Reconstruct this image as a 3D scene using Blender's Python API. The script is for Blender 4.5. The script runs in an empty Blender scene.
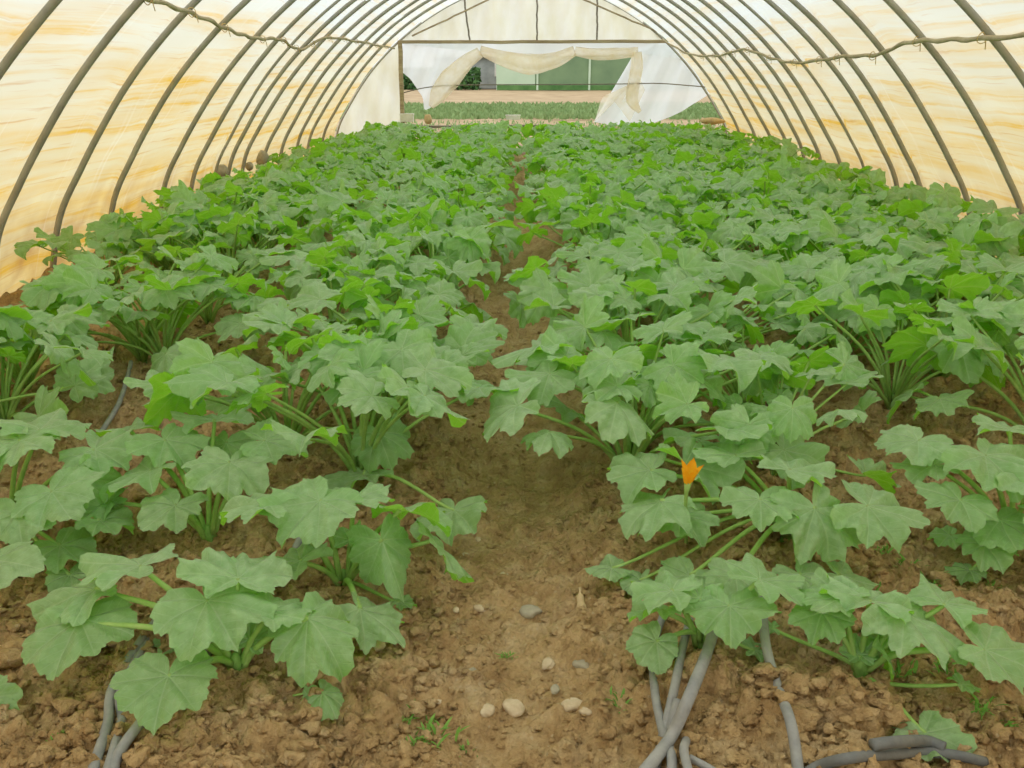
import bpy, math, random
import numpy as np
from mathutils import Vector, Matrix

SC = bpy.context.scene
COL = SC.collection
rng = np.random.default_rng(7)
random.seed(7)
PI = math.pi

# ---------------------------------------------------------------- camera
F, TH, H = 900.0, math.atan(319 / 900.0), 1.65
YAW = math.atan(13 / F * math.cos(TH))
cam = bpy.data.cameras.new('camera'); co = bpy.data.objects.new('camera', cam); COL.objects.link(co)
cam.sensor_fit = 'HORIZONTAL'; cam.sensor_width = 36; cam.lens = F / 1024 * 36
cam.clip_end = 800
co.location = (0, 0, H); co.rotation_euler = (PI / 2 - TH, 0, YAW)
SC.camera = co

def ray(px, py):
    a = (px - 512) / F; b = (py - 384) / F
    d = Vector((a, math.cos(TH) - b * math.sin(TH), -math.sin(TH) - b * math.cos(TH)))
    c, s = math.cos(YAW), math.sin(YAW)
    return Vector((c * d.x - s * d.y, s * d.x + c * d.y, d.z))
def at(px, py, z):
    d = ray(px, py); t = (z - H) / d.z
    return Vector((d.x * t, d.y * t, z))
def aty(px, py, Y):
    d = ray(px, py); t = Y / d.y
    return Vector((d.x * t, Y, H + d.z * t))

# ---------------------------------------------------------------- naming
def tag(o, label=None, cat=None, group=None, kind=None):
    if label: o['label'] = label
    if cat: o['category'] = cat
    if group: o['group'] = group
    if kind: o['kind'] = kind
    return o
def empty(name, loc, rz=0.0):
    o = bpy.data.objects.new(name, None); COL.objects.link(o)
    o.location = loc; o.rotation_euler = (0, 0, rz); o.empty_display_size = 0.05
    return o
def link(name, me, parent=None):
    o = bpy.data.objects.new(name, me); COL.objects.link(o)
    if parent: o.parent = parent
    return o

# ---------------------------------------------------------------- materials
def newmat(name):
    m = bpy.data.materials.new(name); m.use_nodes = True
    nt = m.node_tree; nt.nodes.clear()
    return m, nt
class NT:
    def __init__(s, nt): s.nt = nt
    def n(s, t, **kw):
        x = s.nt.nodes.new(t)
        for k, v in kw.items(): setattr(x, k, v)
        return x
    def l(s, a, b): s.nt.links.new(a, b)
    def math(s, op, a, b=None, c=None, clamp=False):
        x = s.n('ShaderNodeMath', operation=op); x.use_clamp = clamp
        for i, v in enumerate((a, b, c)):
            if v is None: continue
            if isinstance(v, (int, float)): x.inputs[i].default_value = v
            else: s.l(v, x.inputs[i])
        return x.outputs[0]
    def mix(s, f, a, b):
        x = s.n('ShaderNodeMix', data_type='RGBA')
        for i, v in ((0, f), (6, a), (7, b)):
            if isinstance(v, (int, float)): x.inputs[i].default_value = v
            elif isinstance(v, tuple): x.inputs[i].default_value = v if len(v) == 4 else (*v, 1)
            else: s.l(v, x.inputs[i])
        return x.outputs[2]
    def noise(s, vec, scale, detail=3, rough=.5, dist=0.0):
        x = s.n('ShaderNodeTexNoise'); x.inputs['Scale'].default_value = scale
        x.inputs['Detail'].default_value = detail; x.inputs['Roughness'].default_value = rough
        x.inputs['Distortion'].default_value = dist
        s.l(vec, x.inputs['Vector']); return x.outputs['Fac']
    def ramp(s, f, stops):
        x = s.n('ShaderNodeValToRGB'); el = x.color_ramp.elements
        while len(el) < len(stops): el.new(.5)
        for e, (p, c) in zip(el, stops):
            e.position = p; e.color = c if len(c) == 4 else (*c, 1)
        s.l(f, x.inputs[0]); return x.outputs[0]
    def sep(s, vec):
        x = s.n('ShaderNodeSeparateXYZ'); s.l(vec, x.inputs[0]); return x.outputs
    def comb(s, a, b, c):
        x = s.n('ShaderNodeCombineXYZ')
        for i, v in enumerate((a, b, c)):
            if isinstance(v, (int, float)): x.inputs[i].default_value = v
            else: s.l(v, x.inputs[i])
        return x.outputs[0]

def srgb(r, g, b):
    f = lambda c: c / 12.92 if c <= .04045 else ((c + .055) / 1.055) ** 2.4
    return (f(r / 255), f(g / 255), f(b / 255), 1.0)

def mat_leaf():
    m, nt = newmat('leaf'); N = NT(nt)
    uv = N.n('ShaderNodeUVMap'); lat, lon, _ = N.sep(uv.outputs[0])
    oi = N.n('ShaderNodeObjectInfo').outputs['Random']
    geo = N.n('ShaderNodeNewGeometry')
    tc = N.n('ShaderNodeTexCoord').outputs['Object']
    # veins (pigment): lat = distance from nearest main vein, lon = distance along it
    mainv = N.math('SUBTRACT', 1.0, N.math('DIVIDE', lat, 0.0034), clamp=True)
    st = N.math('SUBTRACT', lon, N.math('MULTIPLY', lat, 0.9))
    fr = N.math('FRACT', N.math('DIVIDE', st, 0.026))
    sec = N.math('SUBTRACT', 1.0, N.math('MULTIPLY', N.math('ABSOLUTE', N.math('SUBTRACT', fr, .5)), 13.0), clamp=True)
    vein = N.math('MAXIMUM', mainv, N.math('MULTIPLY', sec, 0.45))
    n1 = N.ramp(N.noise(tc, 26, 4, .6), [(.3, (0, 0, 0)), (.7, (1, 1, 1))])
    top = N.mix(n1, srgb(132, 170, 104), srgb(188, 216, 160))
    top = N.mix(N.math('MULTIPLY', oi, .45), top, srgb(126, 176, 86))
    top = N.mix(N.math('MULTIPLY', vein, .6), top, srgb(194, 228, 168))
    und = N.mix(n1, srgb(130, 192, 56), srgb(156, 210, 80))
    und = N.mix(N.math('MULTIPLY', vein, .5), und, srgb(180, 212, 130))
    colr = N.mix(geo.outputs['Backfacing'], top, und)
    p = N.n('ShaderNodeBsdfPrincipled'); N.l(colr, p.inputs['Base Color'])
    p.inputs['Roughness'].default_value = .42; p.inputs['Specular IOR Level'].default_value = .75
    p.inputs['Sheen Weight'].default_value = .3; p.inputs['Sheen Roughness'].default_value = .5
    bm = N.n('ShaderNodeBump'); bm.inputs['Strength'].default_value = .8; bm.inputs['Distance'].default_value = .006
    h = N.math('SUBTRACT', N.math('MULTIPLY', N.noise(tc, 90, 2), .9), N.math('MULTIPLY', vein, .3))
    N.l(h, bm.inputs['Height']); N.l(bm.outputs[0], p.inputs['Normal'])
    t = N.n('ShaderNodeBsdfTranslucent')
    N.l(N.mix(vein, srgb(156, 228, 36), srgb(186, 232, 90)), t.inputs[0])
    mx = N.n('ShaderNodeMixShader'); mx.inputs[0].default_value = .42
    N.l(p.outputs[0], mx.inputs[1]); N.l(t.outputs[0], mx.inputs[2])
    o = N.n('ShaderNodeOutputMaterial'); N.l(mx.outputs[0], o.inputs[0])
    return m

def simple(name, c1, c2, scale=8, rough=.7, bump=.0, bscale=40, stretch=(1, 1, 1), trans=0.0, spec=.3, detail=4):
    m, nt = newmat(name); N = NT(nt)
    tc = N.n('ShaderNodeTexCoord').outputs['Object']
    mp = N.n('ShaderNodeMapping'); mp.inputs['Scale'].default_value = stretch; N.l(tc, mp.inputs[0])
    f = N.noise(mp.outputs[0], scale, detail, .6)
    colr = N.ramp(f, [(.3, c1), (.7, c2)])
    p = N.n('ShaderNodeBsdfPrincipled'); N.l(colr, p.inputs['Base Color'])
    p.inputs['Roughness'].default_value = rough; p.inputs['Specular IOR Level'].default_value = spec
    if bump:
        b = N.n('ShaderNodeBump'); b.inputs['Strength'].default_value = bump; b.inputs['Distance'].default_value = .01
        N.l(N.noise(mp.outputs[0], bscale, 4), b.inputs['Height']); N.l(b.outputs[0], p.inputs['Normal'])
    out = p.outputs[0]
    if trans:
        t = N.n('ShaderNodeBsdfTranslucent'); N.l(colr, t.inputs[0])
        mx = N.n('ShaderNodeMixShader'); mx.inputs[0].default_value = trans
        N.l(out, mx.inputs[1]); N.l(t.outputs[0], mx.inputs[2]); out = mx.outputs[0]
    o = N.n('ShaderNodeOutputMaterial'); N.l(out, o.inputs[0])
    return m

def mat_soil():
    m, nt = newmat('soil'); N = NT(nt)
    tc = N.n('ShaderNodeTexCoord').outputs['Object']
    big = N.noise(tc, .9, 4, .6)
    mid = N.noise(tc, 9, 5, .65)
    fine = N.noise(tc, 55, 4, .7)
    c = N.ramp(mid, [(.3, srgb(164, 128, 80)), (.5, srgb(216, 182, 126)), (.72, srgb(244, 220, 170))])
    c = N.mix(N.math('MULTIPLY', big, .5), c, srgb(208, 176, 130))
    c = N.mix(N.math('MULTIPLY', fine, .55), c, srgb(176, 142, 94))
    vor = N.n('ShaderNodeTexVoronoi'); vor.inputs['Scale'].default_value = 26; N.l(tc, vor.inputs['Vector'])
    spk = N.math('LESS_THAN', vor.outputs['Distance'], .13)
    c = N.mix(N.math('MULTIPLY', spk, .45), c, srgb(216, 196, 158))
    # pale mineral crust patches
    c = N.mix(N.math('MULTIPLY', N.ramp(N.noise(tc, 3.2, 5, .7), [(.55, (0, 0, 0)), (.72, (1, 1, 1))]), .35), c, srgb(208, 186, 152))
    p = N.n('ShaderNodeBsdfPrincipled'); N.l(c, p.inputs['Base Color'])
    p.inputs['Roughness'].default_value = .95; p.inputs['Specular IOR Level'].default_value = .12
    b = N.n('ShaderNodeBump'); b.inputs['Strength'].default_value = 1.0; b.inputs['Distance'].default_value = .035
    v2 = N.n('ShaderNodeTexVoronoi'); v2.inputs['Scale'].default_value = 45; N.l(tc, v2.inputs['Vector'])
    hh = N.math('ADD', N.math('MULTIPLY', fine, .8), N.math('MULTIPLY', v2.outputs['Distance'], -.5))
    N.l(hh, b.inputs['Height']); N.l(b.outputs[0], p.inputs['Normal'])
    o = N.n('ShaderNodeOutputMaterial'); N.l(p.outputs[0], o.inputs[0])
    return m

def mat_film():
    # greenhouse polythene: rust-yellow water stains in wavy lines running along the tunnel. UV = (metres along, metres up the arc)
    m, nt = newmat('greenhouse_film'); N = NT(nt)
    uv = N.n('ShaderNodeUVMap'); u, v, _ = N.sep(uv.outputs[0])
    tc = N.comb(u, v, 0.0)
    warp = N.noise(N.comb(N.math('MULTIPLY', u, .5), N.math('MULTIPLY', v, .8), 0.0), 1.0, 2)
    warp2 = N.noise(N.comb(N.math('MULTIPLY', u, 2.6), N.math('MULTIPLY', v, 5.0), 3.0), 1.0, 2)
    vw = N.math('ADD', v, N.math('ADD', N.math('MULTIPLY', warp, .16), N.math('MULTIPLY', warp2, .05)))
    s1 = N.noise(N.comb(N.math('MULTIPLY', u, .30), N.math('MULTIPLY', vw, 11.0), 1.0), 1.0, 4, .6)
    s2 = N.noise(N.comb(N.math('MULTIPLY', u, .30), N.math('MULTIPLY', vw, 4.2), 7.0), 1.0, 3, .6)
    s3 = N.noise(N.comb(N.math('MULTIPLY', u, .9), N.math('MULTIPLY', vw, 26.0), 4.0), 1.0, 3, .6)
    streak = N.ramp(s1, [(.52, (0, 0, 0)), (.70, (1, 1, 1))])
    broad = N.ramp(s2, [(.44, (0, 0, 0)), (.70, (1, 1, 1))])
    thin = N.ramp(s3, [(.60, (0, 0, 0)), (.72, (1, 1, 1))])
    low = N.math('SUBTRACT', 1.0, N.math('DIVIDE', v, 2.7), clamp=True)      # more staining towards the ground
    low = N.math('POWER', low, .8)
    fine = N.noise(N.comb(N.math('MULTIPLY', u, 5.0), N.math('MULTIPLY', v, 9.0), 2.0), 1.0, 4)
    amt = N.math('MULTIPLY', N.math('ADD', N.math('MULTIPLY', streak, .55), N.math('MULTIPLY', broad, .42)), N.math('ADD', N.math('MULTIPLY', low, .75), .34))
    amt = N.math('MULTIPLY', amt, N.math('ADD', fine, .6), clamp=True)
    c = N.mix(low, srgb(226, 229, 225), srgb(230, 212, 156))
    c = N.mix(N.math('MULTIPLY', amt, 1.5, clamp=True), c, srgb(228, 184, 76))
    c = N.mix(N.math('MULTIPLY', thin, N.math('ADD', .15, N.math('MULTIPLY', low, .55))), c, srgb(206, 150, 60))
    mud = N.math('MULTIPLY', N.ramp(N.noise(tc, 2.4, 4), [(.4, (0, 0, 0)), (.7, (1, 1, 1))]), N.math('SUBTRACT', 1.0, N.math('DIVIDE', v, .75), clamp=True))
    c = N.mix(mud, c, srgb(186, 142, 88))
    # faint vertical rub marks
    vm = N.noise(N.comb(N.math('MULTIPLY', u, 14.0), N.math('MULTIPLY', v, .5), 0.0), 1.0, 3)
    c = N.mix(N.math('MULTIPLY', N.ramp(vm, [(.6, (0, 0, 0)), (.75, (1, 1, 1))]), .3), c, srgb(246, 244, 234))
    d = N.n('ShaderNodeBsdfDiffuse'); N.l(c, d.inputs[0])
    t = N.n('ShaderNodeBsdfTranslucent'); N.l(c, t.inputs[0])
    mx = N.n('ShaderNodeMixShader'); mx.inputs[0].default_value = .66
    N.l(d.outputs[0], mx.inputs[1]); N.l(t.outputs[0], mx.inputs[2])
    o = N.n('ShaderNodeOutputMaterial'); N.l(mx.outputs[0], o.inputs[0])
    return m

def mat_sheet(name, c1, c2, transp, tr=.75, scale=3, stretch=(1, 1, 1)):
    m, nt = newmat(name); N = NT(nt)
    tc = N.n('ShaderNodeTexCoord').outputs['Object']
    mp = N.n('ShaderNodeMapping'); mp.inputs['Scale'].default_value = stretch; N.l(tc, mp.inputs[0])
    c = N.ramp(N.noise(mp.outputs[0], scale, 4, .6), [(.35, c1), (.7, c2)])
    d = N.n('ShaderNodeBsdfDiffuse'); N.l(c, d.inputs[0])
    t = N.n('ShaderNodeBsdfTranslucent'); N.l(c, t.inputs[0])
    mx = N.n('ShaderNodeMixShader'); mx.inputs[0].default_value = tr
    N.l(d.outputs[0], mx.inputs[1]); N.l(t.outputs[0], mx.inputs[2])
    tp = N.n('ShaderNodeBsdfTransparent'); m2 = N.n('ShaderNodeMixShader'); m2.inputs[0].default_value = transp
    N.l(mx.outputs[0], m2.inputs[1]); N.l(tp.outputs[0], m2.inputs[2])
    o = N.n('ShaderNodeOutputMaterial'); N.l(m2.outputs[0], o.inputs[0])
    return m

M = dict(
    leaf=mat_leaf(), soil=mat_soil(), film=mat_film(),
    stalk=simple('stalk', srgb(146, 188, 90), srgb(182, 212, 122), 14, .5, .3, 60, trans=.18),
    crown=simple('crown', srgb(108, 148, 68), srgb(146, 184, 96), 30, .6, .5, 60),
    petal=simple('petal', srgb(252, 168, 16), srgb(255, 205, 50), 30, .5, trans=.4),
    rib=simple('painted_pipe', srgb(146, 144, 132), srgb(172, 168, 152), 6, .6, .2, 30),
    branch=simple('bamboo', srgb(166, 152, 122), srgb(198, 186, 156), 7, .8, .3, 20),
    wood=simple('old_timber', srgb(140, 124, 96), srgb(186, 170, 136), 4, .85, .4, 12, stretch=(.5, 6, 6)),
    darkwood=simple('dark_timber', srgb(112, 106, 96), srgb(150, 142, 128), 4, .85, .4, 12, stretch=(.5, 6, 6)),
    hose=simple('grey_hose', srgb(126, 128, 126), srgb(168, 166, 158), 10, .6, .35, 40),
    darkhose=simple('dark_hose', srgb(96, 98, 96), srgb(128, 128, 122), 12, .55, .3, 40),
    stone=simple('stone', srgb(186, 164, 128), srgb(226, 208, 174), 18, .9, .4, 60),
    greystone=simple('grey_stone', srgb(158, 150, 126), srgb(184, 174, 148), 22, .9, .4, 60),
    straw=simple('straw', srgb(206, 176, 116), srgb(230, 206, 150), 20, .8, .2, 60),
    weed=simple('weed', srgb(104, 158, 60), srgb(150, 196, 92), 18, .6, trans=.35),
    gable=mat_sheet('gable_film', srgb(240, 238, 214), srgb(250, 252, 246), .03, .85, 2.2, (1, 1, .5)),
    loose=mat_sheet('clear_film', srgb(240, 246, 248), srgb(250, 254, 255), .12, .8, 2.0),
    bunched=mat_sheet('bunched_film', srgb(244, 232, 198), srgb(254, 250, 238), .45, .85, 5.0, (1, 1, 1)),
    field=simple('field_soil', srgb(144, 122, 90), srgb(172, 150, 116), .8, .95, .4, 3, detail=6),
    grass=simple('grass', srgb(112, 140, 84), srgb(146, 168, 112), 3, .8, trans=.3),
    farfilm=simple('far_film', srgb(98, 122, 90), srgb(118, 142, 104), .5, .6),
    farpale=simple('far_pale_film', srgb(166, 188, 158), srgb(182, 200, 174), .5, .6),
    fargreen=simple('far_crop', srgb(60, 100, 50), srgb(96, 132, 76), 1.2, .9),
    grey=simple('grey_paint', srgb(150, 155, 150), srgb(180, 184, 178), 2, .7),
    white=simple('white_block', srgb(220, 216, 200), srgb(240, 238, 228), 9, .8, .2, 30),
    wire=simple('wire', srgb(110, 104, 90), srgb(130, 122, 104), 8, .6),
    rag=simple('dry_clump', srgb(186, 158, 114), srgb(216, 194, 148), 14, .9, .5, 40),
)

# ---------------------------------------------------------------- mesh helpers
def mesh_np(name, V, Fq, mat=None, uv=None, smooth=True, mats=None, mi=None):
    """V (n,3); Fq: list/array of faces (all of one size, or mixed list)."""
    me = bpy.data.meshes.new(name)
    V = np.asarray(V, float)
    if isinstance(Fq, np.ndarray):
        nf, k = Fq.shape
        me.vertices.add(len(V)); me.vertices.foreach_set('co', V.ravel())
        me.loops.add(nf * k); me.loops.foreach_set('vertex_index', Fq.ravel().astype(np.int32))
        me.polygons.add(nf); me.polygons.foreach_set('loop_start', np.arange(0, nf * k, k, dtype=np.int32))
        me.polygons.foreach_set('loop_total', np.full(nf, k, dtype=np.int32))
        me.update(calc_edges=True)
    else:
        me.from_pydata(V.tolist(), [], [list(f) for f in Fq]); me.update()
    if smooth: me.polygons.foreach_set('use_smooth', [True] * len(me.polygons))
    if uv is not None:
        L = me.uv_layers.new(name='UVMap')
        idx = np.zeros(len(me.loops), dtype=np.int32); me.loops.foreach_get('vertex_index', idx)
        L.data.foreach_set('uv', np.asarray(uv, float)[idx].ravel())
    if mats:
        for x in mats: me.materials.append(x)
        if mi is not None: me.polygons.foreach_set('material_index', np.asarray(mi, dtype=np.int32))
    elif mat: me.materials.append(mat)
    return me

def frames(P):
    P = np.asarray(P, float); T = np.gradient(P, axis=0)
    T /= np.linalg.norm(T, axis=1)[:, None] + 1e-9
    up = np.array([0, 0, 1.0]) if abs(T[0][2]) < .9 else np.array([1.0, 0, 0])
    Ns = []
    n = np.cross(T[0], np.cross(up, T[0]))
    for t in T:
        n = n - t * np.dot(n, t); n /= np.linalg.norm(n) + 1e-9
        Ns.append(n.copy())
    Ns = np.array(Ns); B = np.cross(T, Ns)
    return T, Ns, B

def tube_geo(P, R, k=8, groove=0.0):
    """returns V, F(list) of a capped tube along P with radii R"""
    P = np.asarray(P, float); n = len(P)
    R = np.full(n, R) if np.isscalar(R) else np.asarray(R, float)
    T, Ns, B = frames(P)
    a = np.linspace(0, 2 * PI, k, endpoint=False)
    V = []
    for i in range(n):
        rr = R[i] * (1 - groove * np.clip(np.sin(a), 0, 1))
        V.append(P[i] + (np.cos(a) * rr)[:, None] * B[i] + (np.sin(a) * rr)[:, None] * Ns[i])
    V = np.concatenate(V); Fs = []
    for i in range(n - 1):
        for j in range(k):
            j2 = (j + 1) % k
            Fs.append((i * k + j, i * k + j2, (i + 1) * k + j2, (i + 1) * k + j))
    Fs.append(tuple(range(k - 1, -1, -1))); Fs.append(tuple((n - 1) * k + j for j in range(k)))
    return V, Fs
def tube(name, P, R, mat, parent=None, k=8, mesh_only=False, groove=0.0):
    V, Fs = tube_geo(P, R, k, groove)
    me = mesh_np(name, V, Fs, mat)
    return me if mesh_only else link(name, me, parent)
def catmull(P, m=6):
    P = [np.asarray(p, float) for p in P]; Q = [2 * P[0] - P[1]] + P + [2 * P[-1] - P[-2]]; out = []
    for i in range(1, len(Q) - 2):
        p0, p1, p2, p3 = Q[i - 1:i + 3]
        for t in np.linspace(0, 1, m, endpoint=False):
            out.append(.5 * ((2 * p1) + (-p0 + p2) * t + (2 * p0 - 5 * p1 + 4 * p2 - p3) * t * t + (-p0 + 3 * p1 - 3 * p2 + p3) * t ** 3))
    out.append(P[-1]); return np.array(out)
def bezier(p0, p1, p2, p3, n):
    t = np.linspace(0, 1, n)[:, None]
    return (1 - t) ** 3 * p0 + 3 * (1 - t) ** 2 * t * p1 + 3 * (1 - t) * t * t * p2 + t ** 3 * p3
class Geo:
    def __init__(s): s.V = []; s.F = []; s.M = []; s.U = []; s.n = 0
    def add(s, V, Fs, mi=0, U=None):
        V = np.asarray(V, float)
        s.V.append(V); s.F += [tuple(i + s.n for i in f) for f in Fs]; s.M += [mi] * len(Fs); s.n += len(V)
        s.U.append(np.asarray(U, float) if U is not None else np.zeros((len(V), 2)))
    def box(s, c, size, mi=0, rot=None):
        c = np.array(c, float); h = np.array(size, float) / 2
        b = min(h) * .25
        V = []
        for sx in (-1, 1):
            for sy in (-1, 1):
                for sz in (-1, 1):
                    for ax in range(3):
                        p = np.array([sx, sy, sz]) * h
                        p[ax] -= np.array([sx, sy, sz])[ax] * b
                        V.append(p)
        import itertools
        V = np.array(V)
        bm = bmesh.new()
        for p in V: bm.verts.new(p)
        r = bmesh.ops.convex_hull(bm, input=bm.verts[:])
        bm.verts.index_update()
        vs = np.array([v.co[:] for v in bm.verts]); fs = [tuple(v.index for v in f.verts) for f in bm.faces]; bm.free()
        if rot is not None: vs = vs @ np.array(rot).T
        s.add(vs + c, fs, mi)
    def mesh(s, name, mats, uv=False, smooth=True):
        return mesh_np(name, np.concatenate(s.V), s.F, mats=mats, mi=s.M, uv=np.concatenate(s.U) if uv else None, smooth=smooth)
import bmesh

# smooth value noise, vectorised
def vnoise(x, y, seed=0):
    xi = np.floor(x).astype(np.int64); yi = np.floor(y).astype(np.int64)
    fx = x - xi; fy = y - yi
    fx = fx * fx * (3 - 2 * fx); fy = fy * fy * (3 - 2 * fy)
    def h(a, b):
        n = (a * 374761393 + b * 668265263 + seed * 974634777) & 0x7fffffff
        n = ((n ^ (n >> 13)) * 1274126177) & 0x7fffffff
        return ((n ^ (n >> 16)) & 0xffff) / 65535.0
    return (h(xi, yi) * (1 - fx) + h(xi + 1, yi) * fx) * (1 - fy) + (h(xi, yi + 1) * (1 - fx) + h(xi + 1, yi + 1) * fx) * fy
def worley(x, y, seed=0):
    xi = np.floor(x).astype(np.int64); yi = np.floor(y).astype(np.int64)
    best = np.full(x.shape, 9.0); hv = np.zeros(x.shape)
    for dx in (-1, 0, 1):
        for dy in (-1, 0, 1):
            a, b = xi + dx, yi + dy
            n = (a * 374761393 + b * 668265263 + seed * 974634777) & 0x7fffffff
            n = ((n ^ (n >> 13)) * 1274126177) & 0x7fffffff
            ox = (n & 0xff) / 255.0; oy = ((n >> 8) & 0xff) / 255.0; hh = ((n >> 16) & 0xff) / 255.0
            d = (a + ox - x) ** 2 + (b + oy - y) ** 2
            m = d < best; best = np.where(m, d, best); hv = np.where(m, hh, hv)
    return np.sqrt(best), hv
BEDS = [-2.35, -.85, .7, 2.02, 3.3]
def ground_base(x, y):
    x = np.asarray(x, float); y = np.asarray(y, float)
    g = np.zeros(np.broadcast(x, y).shape)
    for c, a in zip(BEDS, (.07, .09, .09, .08, .06)):
        g = g + a * np.exp(-((x - c) / .42) ** 2)
    g = g - .05 * np.exp(-((x + .03) / .3) ** 2)
    g = g + .04 * (vnoise(x * 1.7 + 5, y * 1.7, 3) - .5)
    return g
def ground_full(x, y):
    g = ground_base(x, y)
    path = np.exp(-((x + .0) / .28) ** 2)          # trodden: smaller clods
    rough = 1 - .45 * path
    for sc, amp, sd in ((5, .070, 1), (12, .050, 2), (24, .034, 4), (44, .024, 8), (80, .012, 10)):
        d, hh = worley(x * sc + .3 * vnoise(x * sc * 2, y * sc * 2, 9), y * sc, sd)
        g = g + rough * amp * np.clip(.75 - d, 0, 1) * hh ** 1.3 * 1.5
    g = g + rough * .028 * (vnoise(x * 20, y * 20, 5) - .5) + .013 * (vnoise(x * 52, y * 52, 6) - .5)
    return g
def gz(x, y): return float(ground_base(np.array([x]), np.array([y]))[0])

# ---------------------------------------------------------------- ground
def grid_faces(nx, ny):
    i = np.arange(ny - 1)[:, None] * nx + np.arange(nx - 1)[None, :]
    return np.stack([i, i + 1, i + nx + 1, i + nx], -1).reshape(-1, 4)
ys = [-3.0, -1.5, -.5, .3, .8, 1.1]
step = .011
while ys[-1] < 18.7:
    ys.append(ys[-1] + step)
    if ys[-1] > 2.6: step = min(step * 1.012, .12)
ys = np.array(ys)
xs = np.concatenate([np.linspace(-4.3, -2.2, 110, endpoint=False), np.linspace(-2.2, 2.2, 370, endpoint=False), np.linspace(2.2, 4.6, 130)])
GX, GY = np.meshgrid(xs, ys)
GZ = ground_full(GX, GY)
me = mesh_np('floor', np.stack([GX, GY, GZ], -1).reshape(-1, 3), grid_faces(len(xs), len(ys)), M['soil'])
tag(link('floor', me), 'reddish brown cloddy soil floor of the tunnel', 'soil', kind='structure')

# loose clods : nobody could count them
ico = None
def ico_geo(sub):
    bm = bmesh.new(); bmesh.ops.create_icosphere(bm, subdivisions=sub, radius=1)
    V = np.array([v.co[:] for v in bm.verts]); Fs = np.array([[v.index for v in f.verts] for f in bm.faces]); bm.free(); return V, Fs
IV, IF = ico_geo(2)
Vs, Fs = [], []; n = 0
for k in range(15000):
    y = 1.25 + 5.2 * rng.random() ** 1.7
    x = rng.uniform(-.52 * y - .4, .55 * y + .3)
    onp = math.exp(-(x / .25) ** 2)
    if rng.random() < onp * .3: continue
    s = (.005 + .014 * rng.random() ** 1.8) * (1 - .45 * onp)
    if rng.random() < .06: s *= 1.8 if onp < .3 else 1.2
    v = IV * (1 + 1.3 * (vnoise(IV[:, 0] * 2.1 + k, IV[:, 1] * 2.1 + IV[:, 2] * 1.7, k % 97)[:, None] - .5)) * (s * np.array([rng.uniform(.8, 1.4), rng.uniform(.8, 1.3), rng.uniform(.55, .9)]))
    z = float(ground_full(np.array([x]), np.array([y]))[0])
    Vs.append(v + np.array([x, y, z + s * .25])); Fs.append(IF + n); n += len(v)
me = mesh_np('soil_clods', np.concatenate(Vs), np.concatenate(Fs), M['soil'])
tag(link('soil_clods', me), 'loose crumbly clods of brown soil scattered over the beds and path', 'soil', kind='stuff')

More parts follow.
